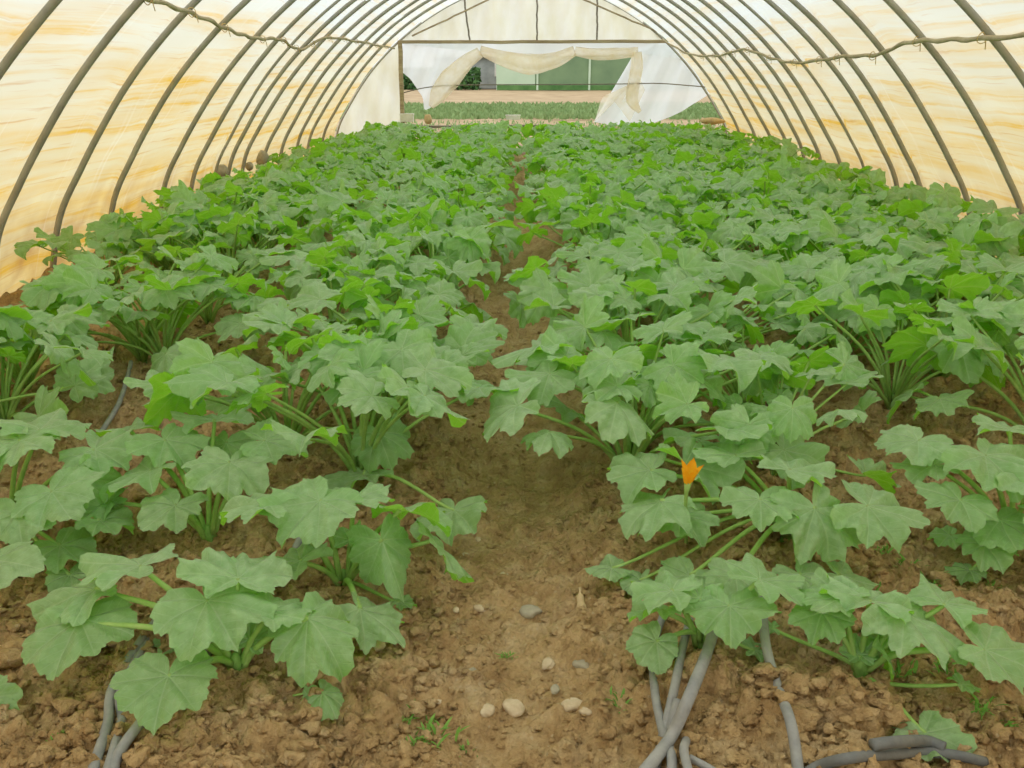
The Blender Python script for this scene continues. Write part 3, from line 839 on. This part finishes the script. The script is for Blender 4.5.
# film above the beam
def fa(u, v):
    z = zb + (3.12 - zb) * v; w = profile_halfwidth(min(z, 3.119)) ; return (XC + (u * 2 - 1) * w, YG + .03, z)
def fb(u, v):
    z = (zb) * v - .02; x0 = XC - profile_halfwidth(max(z, 0)); return (x0 + (xl - x0) * u, YG + .03, z)
o = wavy_sheet(fa, 60, 14, M['gable'], 'wall_back'); tag(o, 'cream plastic film closing the upper part of the far gable', 'greenhouse film', kind='structure')
o = wavy_sheet(fb, 24, 20, M['gable'], 'wall_back_panel'); tag(o, 'cream plastic panel beside the opening in the far gable', 'greenhouse film', kind='structure')

def bar(name, p, q, w, h, mat, label, cat, group=None, seed=0):
    p = np.array(p, float); q = np.array(q, float); n = 14
    P = np.linspace(p, q, n); r = np.random.default_rng(seed + 50)
    P[1:-1] += r.normal(0, .004, (n - 2, 3)); 
    T, Ns, B = frames(P); V = []
    prof = [(-1, -.8), (-.8, -1), (.8, -1), (1, -.8), (1, .8), (.8, 1), (-.8, 1), (-1, .8)]
    for i in range(n):
        for a, b in prof: V.append(P[i] + B[i] * a * w / 2 + Ns[i] * b * h / 2)
    k = 8; Fs = [(i * k + j, i * k + (j + 1) % k, (i + 1) * k + (j + 1) % k, (i + 1) * k + j) for i in range(n - 1) for j in range(k)]
    Fs += [tuple(range(k - 1, -1, -1)), tuple((n - 1) * k + j for j in range(k))]
    o = link(name, mesh_np(name, np.array(V), Fs, mat, smooth=False)); tag(o, label, cat, group); return o
wb = profile_halfwidth(zb)
bar('cross_beam', (XC - wb, YG - .04, zb), (XC + wb, YG - .04, zb + .01), .07, .06, M['wood'], 'weathered timber beam across the far gable above the opening', 'beam')
bar('gable_post', (xl, YG - .04, -.2), (xl, YG - .04, zb), .08, .08, M['wood'], 'timber post at the left side of the gable opening', 'post')
sb = gp(560, 125)
bar('sill_beam', gp(404, 127, YG - .1), gp(560, 126, YG - .1), .07, .05, M['darkwood'], 'dark timber sill low across the gable opening', 'beam')
for k, (px, px2) in enumerate(((464, 470), (537, 537), (597, 597))):
    a = gp(px2, 38); z1 = float(half[np.argmin(np.abs(half[:, 0] - abs(gp(px, 20)[0] - XC)))][2])
    t = ('left', 'middle', 'right')[k]
    bar('gable_strut', (a[0], YG - .03, zb), (float(gp(px, 0)[0]), YG - .03, z1), .032, .032, M['darkwood'], f'thin upright strut above the gable beam, {t} of three', 'strut', 'upright struts above the gable beam', k)
bar('diagonal_brace', gp(412, 36, YG - .06), gp(505, -8, YG - .06), .03, .03, M['wood'], 'slanting brace at the upper left of the far gable', 'brace')
bar('diagonal_brace', gp(668, 36, YG - .06), gp(575, -4, YG - .06), .03, .03, M['wood'], 'slanting brace at the upper right of the far gable', 'brace')
# horizontal wires
P = catmull([gp(402, 93, YG - .02), gp(430, 87, YG - .02), gp(470, 85, YG - .02), gp(560, 84.5, YG - .02), gp(620, 84, YG - .02), gp(660, 83.5, YG - .02), gp(706, 87, YG - .02)], 5)
o = tube('horizontal_wire', P, .011, M['wire'], k=6); tag(o, 'dark wire stretched across the gable opening', 'wire')

# the loose clear sheet, gathered up like a curtain
def strip(top, bot, nv, mat, name, parent, amp, y):
    """top/bot: lists of pixel points of same length"""
    T = catmull([np.array(gp(a, b, y)) for a, b in top], 6); Bq = catmull([np.array(gp(a, b, y)) for a, b in bot], 6)
    V = []
    for i in range(len(T)):
        for j in range(nv + 1):
            t = j / nv; p = T[i] * (1 - t) + Bq[i] * t
            p[1] += amp * math.sin(i * .9 + 1.5 * t) * (.3 + t) + amp * .5 * math.sin(i * 2.3)
            V.append(p)
    n_ = len(T)
    Fs = [(i * (nv + 1) + j, (i + 1) * (nv + 1) + j, (i + 1) * (nv + 1) + j + 1, i * (nv + 1) + j + 1) for i in range(n_ - 1) for j in range(nv)]
    return link(name, mesh_np(name, np.array(V), np.array(Fs), mat), parent)
cur = empty('plastic_curtain', (XC, YG, zb)); tag(cur, 'loose milky plastic sheet gathered up in tan swags across the gable opening', 'plastic sheet')
YS = YG + .05
def chd(o, root):
    o.location = -root.location; return o
chd(strip([(403, 43), (420, 42), (440, 42), (460, 42), (482, 42)], [(403, 73), (410, 79), (422, 96), (430, 108), (482, 53)], 12, M['loose'], 'hanging_corner', cur, .02, YS), cur)
chd(strip([(403, 42), (482, 42), (560, 42), (640, 42), (690, 42), (702, 44)], [(403, 44), (482, 52), (560, 56), (640, 54), (690, 60), (703, 46)], 5, M['loose'], 'top_band', cur, .015, YS), cur)
chd(strip([(636, 50), (660, 44), (685, 42), (700, 43), (708, 62)], [(594, 122), (620, 126), (650, 124), (680, 112), (713, 92)], 14, M['loose'], 'side_panel', cur, .04, YS + .01), cur)
def swag(pts, rad, nm, seed=0):
    rad = [q_ * .9 for q_ in rad]
    c = catmull([gp(a, b, YS - .06) for a, b in pts], 8); n_ = len(c)
    R_ = np.interp(np.linspace(0, 1, n_), np.linspace(0, 1, len(rad)), rad)
    T, Ns, B = frames(c); V = []; k = 20
    for i in range(n_):
        for j in range(k):
            a = 2 * PI * j / k
            f = 1 + .16 * math.sin(5 * a + i * .12 + seed) + .07 * math.sin(9 * a - i * .2)
            V.append(c[i] + R_[i] * f * (math.cos(a) * B[i] * (.55 if abs(B[i][1]) > .5 else 1) + math.sin(a) * Ns[i] * (.55 if abs(Ns[i][1]) > .5 else 1)))
    Fs = [(i * k + j, i * k + (j + 1) % k, (i + 1) * k + (j + 1) % k, (i + 1) * k + j) for i in range(n_ - 1) for j in range(k)]
    Fs += [tuple(range(k - 1, -1, -1)), tuple((n_ - 1) * k + j for j in range(k))]
    o = link(nm, mesh_np(nm, np.array(V), Fs, M['bunched']), cur); chd(o, cur); return o
swag([(431, 107), (438, 95), (450, 78), (466, 62), (480, 52)], [.05, .17, .20, .15, .10], 'swag', 1)['label'] = 'tan fold trailing down on the left'
swag([(480, 50), (500, 57), (530, 64), (555, 60), (575, 51)], [.09, .14, .19, .15, .09], 'swag', 2)['label'] = 'deep tan fold hanging in the middle'
swag([(575, 51), (595, 54), (615, 54), (638, 52)], [.09, .11, .11, .09], 'swag', 3)['label'] = 'short tan fold under the beam'
swag([(637, 52), (637, 66), (634, 82), (632, 100), (640, 112)], [.10, .12, .13, .12, .04], 'swag', 4)['label'] = 'tan fold falling at the right of the opening'
chd(strip([(634, 82), (640, 80), (645, 90)], [(594, 123), (606, 95), (630, 122)], 8, M['bunched'], 'trailing_corner', cur, .02, YS - .03), cur)

# small things on the sill
def lump(name, px, py, y, size, mat, label, cat, group=None, seed=0, kind='blob'):
    c = gp(px, py, y)
    if kind == 'box':
        g = Geo(); g.box((0, 0, 0), size); g.box((0, 0, size[2] * .5), (size[0] * 1.06, size[1] * 1.06, size[2] * .22)); me = g.mesh(name, [mat], smooth=False)
    else:
        V, Fs = ico_geo(3); V = V * (1 + .35 * (vnoise(V[:, 0] * 2 + seed, V[:, 1] * 2 + V[:, 2], seed) - .5))[:, None] * np.array(size) / 2
        me = mesh_np(name, V, Fs, mat)
    o = link(name, me); o.location = c; tag(o, label, cat, group); return o
lump('white_block', 407, 118, YG - .12, (.26, .12, .14), M['white'], 'white block on the sill beside the gable post', 'block', kind='box')
lump('dry_clump', 428, 119.5, YG - .12, (.16, .12, .2), M['rag'], 'upright brown clump on the sill near the white block', 'clump', seed=3)
lump('white_block', 513, 117.5, YG - .12, (.28, .12, .08), M['white'], 'small white block on the sill at the middle of the gable', 'block', kind='box')
lump('soil_mound', 712, 121, YG - .2, (.5, .3, .14), M['rag'], 'small tan heap at the foot of the right gable corner', 'heap', seed=8)
# earthen lumps at hoop feet on the left
for k, (px, py, y, s_) in enumerate(((228, 178, 11.2, .16), (270, 153, 13.0, .2), (262, 160, 12.4, .1))):
    d = ray(px, py); t = y / d.y
    o = lump('foot_stone', px, py, y, (s_ * 1.1, s_, s_ * 1.1), M['greystone'], ('brown lump at the foot of a left hoop, nearest of three', 'round tan stone at the foot of a left hoop, largest of three', 'small lump between the two larger ones at the left hoops')[k], 'stone', 'lumps at the left hoop feet', seed=20 + k)
    o.location.x = -3.72; o.location.z = .42 if k != 2 else .36

# ---------------------------------------------------------------- outside
gx = np.linspace(-60, 60, 60); gy = np.concatenate([np.linspace(18.3, 60, 70), np.linspace(62, 160, 30)])
X_, Y_ = np.meshgrid(gx, gy); Z_ = -.03 + .10 * (vnoise(X_ * .9, Y_ * .9, 3) - .5)
tag(link('ground_outside', mesh_np('ground_outside', np.stack([X_, Y_, Z_], -1).reshape(-1, 3), grid_faces(len(gx), len(gy)), M['field'])), 'bare reddish brown field beyond the tunnel', 'field', kind='structure')
gside = []
for sx, x0, x1 in ((-1, -30, -4.2), (1, 4.5, 30)):
    V = [(x0, -12, -.12), (x1, -12, -.12), (x1, 18.4, -.12), (x0, 18.4, -.12)]
    tag(link('ground_outside_' + ('left' if sx < 0 else 'right'), mesh_np('g', V, [(0, 1, 2, 3)], M['field'])), 'bare field beside the tunnel', 'field', kind='structure')
V = [(-30, -30, -.14), (30, -30, -.14), (30, -2.9, -.14), (-30, -2.9, -.14)]
tag(link('ground_outside_front', mesh_np('g', V, [(0, 1, 2, 3)], M['field'])), 'bare field before the tunnel mouth', 'field', kind='structure')

def grass_strip(name, n, xr, yr, hmin, hmax, label, w=.012):
    r = np.random.default_rng(len(label)); Vs, Fs = [], []
    for k in range(n):
        x = r.uniform(*xr); y = r.uniform(*yr); h = r.uniform(hmin, hmax); a = r.uniform(0, PI); lean = r.normal(0, .35, 2) * h
        d = np.array([math.cos(a), math.sin(a), 0]) * w * (h / .2)
        b = np.array([x, y, 0]); t = b + [lean[0], lean[1], h]; m = b + np.array([lean[0] * .3, lean[1] * .3, h * .55])
        i = len(Vs); Vs += [b - d, b + d, m + d * .7, m - d * .7, t]; Fs += [(i, i + 1, i + 2, i + 3), (i + 3, i + 2, i + 4)]
    tag(link(name, mesh_np(name, np.array(Vs), Fs, M['grass'])), label, 'grass', kind='stuff')
grass_strip('grass', 14000, (-9, 12), (30, 41), .07, .2, 'strip of green grass along the field outside the gable', .07)
grass_strip('dry_grass', 1500, (-5, 6), (22, 29), .04, .12, 'sparse grass just outside the gable opening', .05)
# far greenhouse
def far_house(x0, y0, w, h, d, label):
    root = empty('distant_greenhouse', (x0, y0, 0)); tag(root, label, 'greenhouse')
    g = Geo(); g.box((w / 2, .0, h / 2), (w, .1, h)); link('side_film', g.mesh('side_film', [M['farfilm']], smooth=False), root)
    g = Geo(); g.box((1.3, -.08, h / 2 - .15), (2.7, .08, h - .3)); o = link('end_panel', g.mesh('end_panel', [M['farpale']], smooth=False), root); o['label'] = 'pale end panel'
    n_ = 14; V = []
    for i in range(n_ + 1):
        a = PI * i / n_
        for x in (0, w): V.append((x, d / 2 - d / 2 * math.cos(a), h + 1.3 * math.sin(a)))
    Fs = [(2 * i, 2 * i + 1, 2 * i + 3, 2 * i + 2) for i in range(n_)]
    link('roof_film', mesh_np('roof_film', V, Fs, M['farpale']), root)
    g = Geo(); g.box((w / 2, -.12, .16), (w, .06, .32)); link('skirt', g.mesh('skirt', [M['fargreen']], smooth=False), root)
    for k in range(6):
        g = Geo(); g.box((2.8 + k * 3.6, -.12, h / 2), (.14, .14, h)); link('post', g.mesh('post', [M['farpale']], smooth=False), root)
yb = 66.0
x0 = float(aty(497, 70, yb)[0])
far_house(x0, yb, 24, 3.6, 9, 'distant green plastic greenhouse seen through the gable opening')
# grey shed to its left
c = gp(478, 70, 72)
root = empty('distant_shed', (float(c[0]), 72, 0)); tag(root, 'small grey shed far off left of the distant greenhouse', 'shed')
g = Geo(); g.box((0, 0, 1.1), (6.4, 3, 2.2)); link('wall', g.mesh('wall', [M['grey']], smooth=False), root)
g = Geo(); g.box((0, 0, 2.3), (6.8, 3.6, .22)); link('roof', g.mesh('roof', [M['white']], smooth=False), root)
g = Geo(); g.box((1.9, -1.55, 1.35), (1.2, .1, 1.0)); link('window', g.mesh('window', [M['white']], smooth=False), root)
# hedge by it
def hedge(x0, x1, y, h, label, seed):
    r = np.random.default_rng(seed); Vs, Fs = [], []
    for k in range(5200):
        x = r.uniform(x0, x1); hh = h * (.75 + .25 * vnoise(np.array([x * .5]), np.array([2.0]), seed)[0]); z = r.uniform(0.02, hh); yy = y + r.normal(0, .5)
        s_ = r.uniform(.08, .2); d = r.normal(0, 1, 3); d /= np.linalg.norm(d); e = np.cross(d, r.normal(0, 1, 3)); e /= np.linalg.norm(e)
        p = np.array([x, yy, z]); i = len(Vs); Vs += [p - d * s_, p + e * s_ * .6, p + d * s_, p - e * s_ * .6]; Fs.append((i, i + 1, i + 2, i + 3))
    tag(link('hedge', mesh_np('hedge', np.array(Vs), np.array(Fs), M['fargreen'])), label, 'hedge')
hedge(-14, -3.2, 68, 1.7, 'low green hedge far off before the grey shed', 5)

# ---------------------------------------------------------------- hoses
def hose(pts, r, mat, label, group=None, lift=.012):
    P = []
    for a in pts:
        p = at(a[0], a[1], .05) if len(a) == 2 else at(a[0], a[1], a[2])
        z = max(float(ground_full(np.array([p.x + dx_]), np.array([p.y + dy_]))[0]) for dx_ in (-.015, 0, .015) for dy_ in (-.03, 0, .03)) + r * .5 + (lift - .012)
        if len(a) == 3: z = max(z, a[2])
        q = at(a[0], a[1], z); P.append(np.array(q))
    q = catmull(P, 8)
    o = tube('irrigation_hose', q, r, mat, k=10)
    tag(o, label, 'hose', group); return o
G1 = 'grey irrigation hoses along the left bed'; G2 = 'grey irrigation hoses along the right bed'
hose([(84, 800), (96, 760), (108, 722), (112, 690), (135, 650), (165, 610)], .013, M['hose'], 'left hose of three emerging under the broad front left leaves', G1)
hose([(100, 800), (110, 764), (122, 720), (122, 690), (150, 640), (190, 600)], .013, M['hose'], 'middle hose of three emerging under the broad front left leaves', G1)
hose([(104, 800), (118, 756), (138, 726), (170, 690), (250, 610), (286, 565), (305, 530), (330, 490)], .013, M['hose'], 'right hose of three under the front left leaves, surfacing again behind', G1)
hose([(96, 440), (118, 405), (128, 375), (131, 362)], .012, M['hose'], 'grey hose bending over bare soil in the left bed', G1)
hose([(665, 742), (656, 700), (653, 665), (655, 640), (665, 610)], .0115, M['hose'], 'leftmost thin hose of the crossed bundle right of the path', G2)
hose([(650, 790), (662, 740), (674, 690), (682, 650), (690, 620)], .012, M['hose'], 'middle hose of the crossed bundle right of the path', G2)
hose([(620, 800), (650, 765), (672, 735), (690, 695), (706, 655), (714, 630)], .0155, M['hose'], 'thickest hose of the bundle, crossing over the others', G2, lift=.04)
hose([(668, 800), (672, 762), (668, 735), (678, 700)], .012, M['hose'], 'short hose under the crossing of the bundle', G2)
hose([(800, 800), (797, 760), (790, 720), (777, 685), (766, 645), (762, 600)], .0135, M['hose'], 'single hose between the two front right plants', G2)
hose([(700, 800), (690, 775), (684, 752), (686, 740)], .011, M['hose'], 'hose end curling up at the bottom edge', G2, lift=.03)
hose([(740, 790), (712, 770), (690, 758)], .009, M['hose'], 'slim hose stub branching off at the bottom edge', G2)
hose([(790, 790), (815, 768), (850, 758), (895, 754), (925, 752), (960, 756), (985, 762)], .0125, M['darkhose'], 'dark curved hose across the front right corner', G2)
hose([(872, 745), (895, 742), (925, 741), (945, 748)], .014, M['darkhose'], 'short dark hose piece beside the cut stem in the front right corner', G2, lift=.03)

# cut dry stem by the dark hose
root = empty('cut_stem', at(912, 762, .05)); tag(root, 'split yellow cut stem standing beside the dark hose', 'cut stem')
for k, (dx, dy, h_) in enumerate(((-.015, 0, .07), (.012, .01, .05), (0, -.012, .06))):
    V, Fs = tube_geo(catmull([(0, 0, -.03), (dx * .6, dy, h_ * .4), (dx * 1.8, dy, h_)], 4), .006, 6); link('splinter', mesh_np('splinter', V, Fs, M['straw']), root)

# fallen leaf at the front
p = at(324, 712, .06); p.z = gz(p.x, p.y) + .085
root = empty('fallen_leaf', p); tag(root, 'small fallen leaf lying alone on soil left of the path', 'leaf')
V, Fs, U = leaf_geo(.078, 901, segs=90, rings=9, droop=1.2, fold=-.5, lobes=.6, wave=.6); o = link('blade', mesh_np('blade', V, Fs, M['leaf'], uv=U), root); o.matrix_local = blade_matrix(-45, 22, 0)
V, Fs = tube_geo(catmull([(0, 0, 0), (-.03, .005, -.005), (-.08, .01, -.02)], 4), .003, 6); link('stalk', mesh_np('stalk', V, Fs, M['stalk']), root)
# leaf tip entering at the left edge
p = at(-12, 700, .12); root = empty('zucchini_plant', (p.x - .18, p.y, gz(p.x - .18, p.y))); tag(root, 'zucchini plant beyond the bottom left corner, only one dark leaf showing', 'plant')
V, Fs, U = leaf_geo(.12, 902, segs=90, rings=9, droop=1.0, fold=.1, lobes=1.1); o = link('leaf', mesh_np('leaf', V, Fs, M['leaf'], uv=U), root)
o.matrix_local = Matrix.Translation((.16, 0, .12)) @ blade_matrix(-60, 35, 0)
V, Fs = tube_geo(stalk_path((0, 0, 0), (.16, 0, .12)), .007, 8); link('stalk', mesh_np('stalk', V, Fs, M['stalk']), root)
# raised leaf against the right wall
q = at(944, 204, .62); root = empty('zucchini_plant', (q.x + .1, q.y + .1, gz(q.x, q.y))); tag(root, 'zucchini plant lifting one dark upright leaf against the right wall', 'plant')
V, Fs, U = leaf_geo(.2, 903, segs=80, rings=8, droop=1.3, fold=.0, lobes=.7, wave=.6); o = link('leaf', mesh_np('leaf', V, Fs, M['leaf'], uv=U), root)
o.matrix_local = Matrix.Translation((-.1, -.1, .66)) @ blade_matrix(-70, 42, 0)
V, Fs = tube_geo(stalk_path((0, 0, 0), (-.1, -.1, .66)), .008, 8); link('stalk', mesh_np('stalk', V, Fs, M['stalk']), root)

# ---------------------------------------------------------------- stones on the path
ST = [(530, 615, .034, 1, 'greenish grey stone in the middle of the path'), (548, 671, .026, 0, 'pale flat stone on the path below the grey one'), (514, 709, .034, 0, 'tan stone low on the path, left of two'),
      (573, 706, .032, 0, 'tan stone low on the path, right of two'), (488, 718, .022, 0, 'small pale stone at the left of the low pair'), (466, 556, .014, 0, 'whitish pebble near the left leaves, upper one'),
      (505, 576, .016, 0, 'whitish pebble in the path upper centre'), (456, 611, .014, 0, 'pale pebble under the left leaf tips'), (480, 609, .02, 0, 'flat pale stone beside the pale pebble under the leaves'),
      (471, 664, .018, 1, 'grey pebble left of the path centre'), (555, 697, .017, 1, 'grey pebble between the two tan stones'), (583, 668, .03, 1, 'brown flat stone at the right of the pale flat stone'),
      (438, 695, .012, 0, 'tiny pale pebble at the left of the path bottom'), (478, 540, .014, 0, 'small stone high on the path by the leaves'), (585, 716, .018, 0, 'small tan stone at the far right of the low stones'),
      (376, 655, .026, 0, 'pale stone on the soil under the left leaf tip')]
SV, SF = ico_geo(3)
for k, (px, py, s_, g_, lab) in enumerate(ST):
    p = at(px, py, .0); z = float(ground_full(np.array([p.x]), np.array([p.y]))[0]); p = at(px, py, z); z = float(ground_full(np.array([p.x]), np.array([p.y]))[0])
    v = np.sign(SV) * np.abs(SV) ** .85 * (1 + .5 * (vnoise(SV[:, 0] * 1.6 + k * 3, SV[:, 1] * 1.6 + SV[:, 2], k) - .5))[:, None] * np.array([s_ * 1.0, s_ * .72, s_ * .45])
    o = link('stone', mesh_np('stone', v, SF, M['greystone' if g_ else 'stone'])); o.location = (p.x, p.y, z + s_ * .12); o.rotation_euler = (0, 0, k * 1.1)
    tag(o, lab, 'stone', 'stones on the path')
# dry stick and stump on the path
o = tube('dry_stick', np.array([np.array(at(a, b, gz(*at(a, b, 0)[:2]) + .03)) for a, b in ((405, 668), (418, 678), (432, 692))]), [.004, .006, .004], M['straw'], k=7); tag(o, 'short dry straw stick left of the path', 'stick')
p = at(580, 612, 0); 
V, Fs = tube_geo(catmull([(0, .03, .06), (0, 0, .035), (.004, -.05, .01), (.004, -.1, -.01)], 4), [.004] * 3 + [.012] * 3 + [.017] * 4 + [.012] * 3, 9)
o = link('dry_stump', mesh_np('dry_stump', V, Fs, M['rag'])); o.location = (p.x, p.y, gz(p.x, p.y) + .02); tag(o, 'dry tan plant stump at the right edge of the path', 'stump')

# ---------------------------------------------------------------- weeds
def weed_mesh(seed, n, h):
    r = np.random.default_rng(seed); Vs, Fs = [], []
    for k in range(n):
        a = r.uniform(0, 2 * PI); L = h * r.uniform(.5, 1.1); el = r.uniform(.5, 1.35); w = L * r.uniform(.05, .09)
        d = np.array([math.cos(a), math.sin(a), 0]); s_ = np.array([-math.sin(a), math.cos(a), 0]); b = r.normal(0, .35 * h, 3) * [1, 1, 0]
        i = len(Vs); m_ = 5
        for q in range(m_):
            t = q / (m_ - 1); c = b + d * L * math.cos(el) * t + np.array([0, 0, L * math.sin(el) * (t - .45 * t * t)])
            ww = w * math.sin(PI * min(.97, .25 + t * .72)); Vs += [c - s_ * ww, c + s_ * ww]
        Fs += [(i + 2 * q, i + 2 * q + 1, i + 2 * q + 3, i + 2 * q + 2) for q in range(m_ - 1)]
    return mesh_np('weed_tuft', np.array(Vs), np.array(Fs), M['weed'])
WM = [weed_mesh(60 + i, 22, .055) for i in range(5)]
W = [(435, 735, 1.2, 'weed seedling cluster at the bottom of the path left side'), (415, 745, .8, 'small weeds left of the bottom seedling cluster'), (465, 740, .7, 'small weeds right of the bottom seedling cluster'),
     (410, 715, .8, 'thin weeds above the bottom seedling cluster'), (505, 640, .6, 'tiny green sprout at the path centre'), (618, 700, 1.0, 'weed tuft at the right path edge by the hoses'), (432, 705, .6, 'sparse sprouts by the pale pebble'),
     (905, 575, 1.1, 'weed patch in the bare gap behind the front right plant'), (930, 590, 1.0, 'weeds right of the patch in the bare gap'), (880, 565, 1.0, 'weeds left of the patch in the bare gap'),
     (895, 695, 1.1, 'weeds beside the exposed crown in front right corner'), (940, 690, 1.1, 'weeds under the toothed leaf in front right corner'), (975, 735, 1.0, 'weeds near the right edge by the low leaf'),
     (1000, 750, .9, 'weeds in the bottom right corner'), (985, 590, .9, 'weeds by the right edge under the plant'), (870, 600, .8, 'weeds behind the crown of the front right plant'), (60, 750, .5, 'tiny sprout left of the three hoses')]
for k, (px, py, s_, lab) in enumerate(W):
    p = at(px, py, .03); z = float(ground_full(np.array([p.x]), np.array([p.y]))[0])
    o = link('weed_tuft', WM[k % 5]); o.location = (p.x, p.y, z - .004); o.scale = (s_,) * 3; o.rotation_euler = (0, 0, k * 1.3); tag(o, lab, 'weed', 'green weed tufts on the soil')

# ---------------------------------------------------------------- light
w = bpy.data.worlds.new('sky'); SC.world = w; w.use_nodes = True; nt = w.node_tree; nt.nodes.clear(); N = NT(nt)
tc = N.n('ShaderNodeTexCoord').outputs['Generated']; sx, sy, sz = N.sep(tc)
colr = N.ramp(sz, [(.0, (.86, .90, .92)), (.25, (.92, .96, 1.0)), (1.0, (.94, .97, 1.0))])
bg = N.n('ShaderNodeBackground'); N.l(colr, bg.inputs[0])
N.l(N.math('ADD', 1.06, N.math('MULTIPLY', N.math('MAXIMUM', sz, 0.0), .9)), bg.inputs[1])
o = N.n('ShaderNodeOutputWorld'); N.l(bg.outputs[0], o.inputs[0])
sun = bpy.data.lights.new('sun', 'SUN'); sun.energy = .9; sun.angle = math.radians(50); sun.color = (1, .98, .94)
so = bpy.data.objects.new('sun', sun); COL.objects.link(so); so.rotation_euler = (math.radians(28), math.radians(-18), 0)

SC.cycles.max_bounces = 10; SC.cycles.diffuse_bounces = 5; SC.cycles.transmission_bounces = 6; SC.cycles.transparent_max_bounces = 8
SC.cycles.use_denoising = True
vs = SC.view_settings; SC.display_settings.display_device = 'sRGB'
vs.view_transform = 'Standard'; vs.look = 'None'; vs.gamma = 1; vs.exposure = 0.08; vs.use_curve_mapping = False
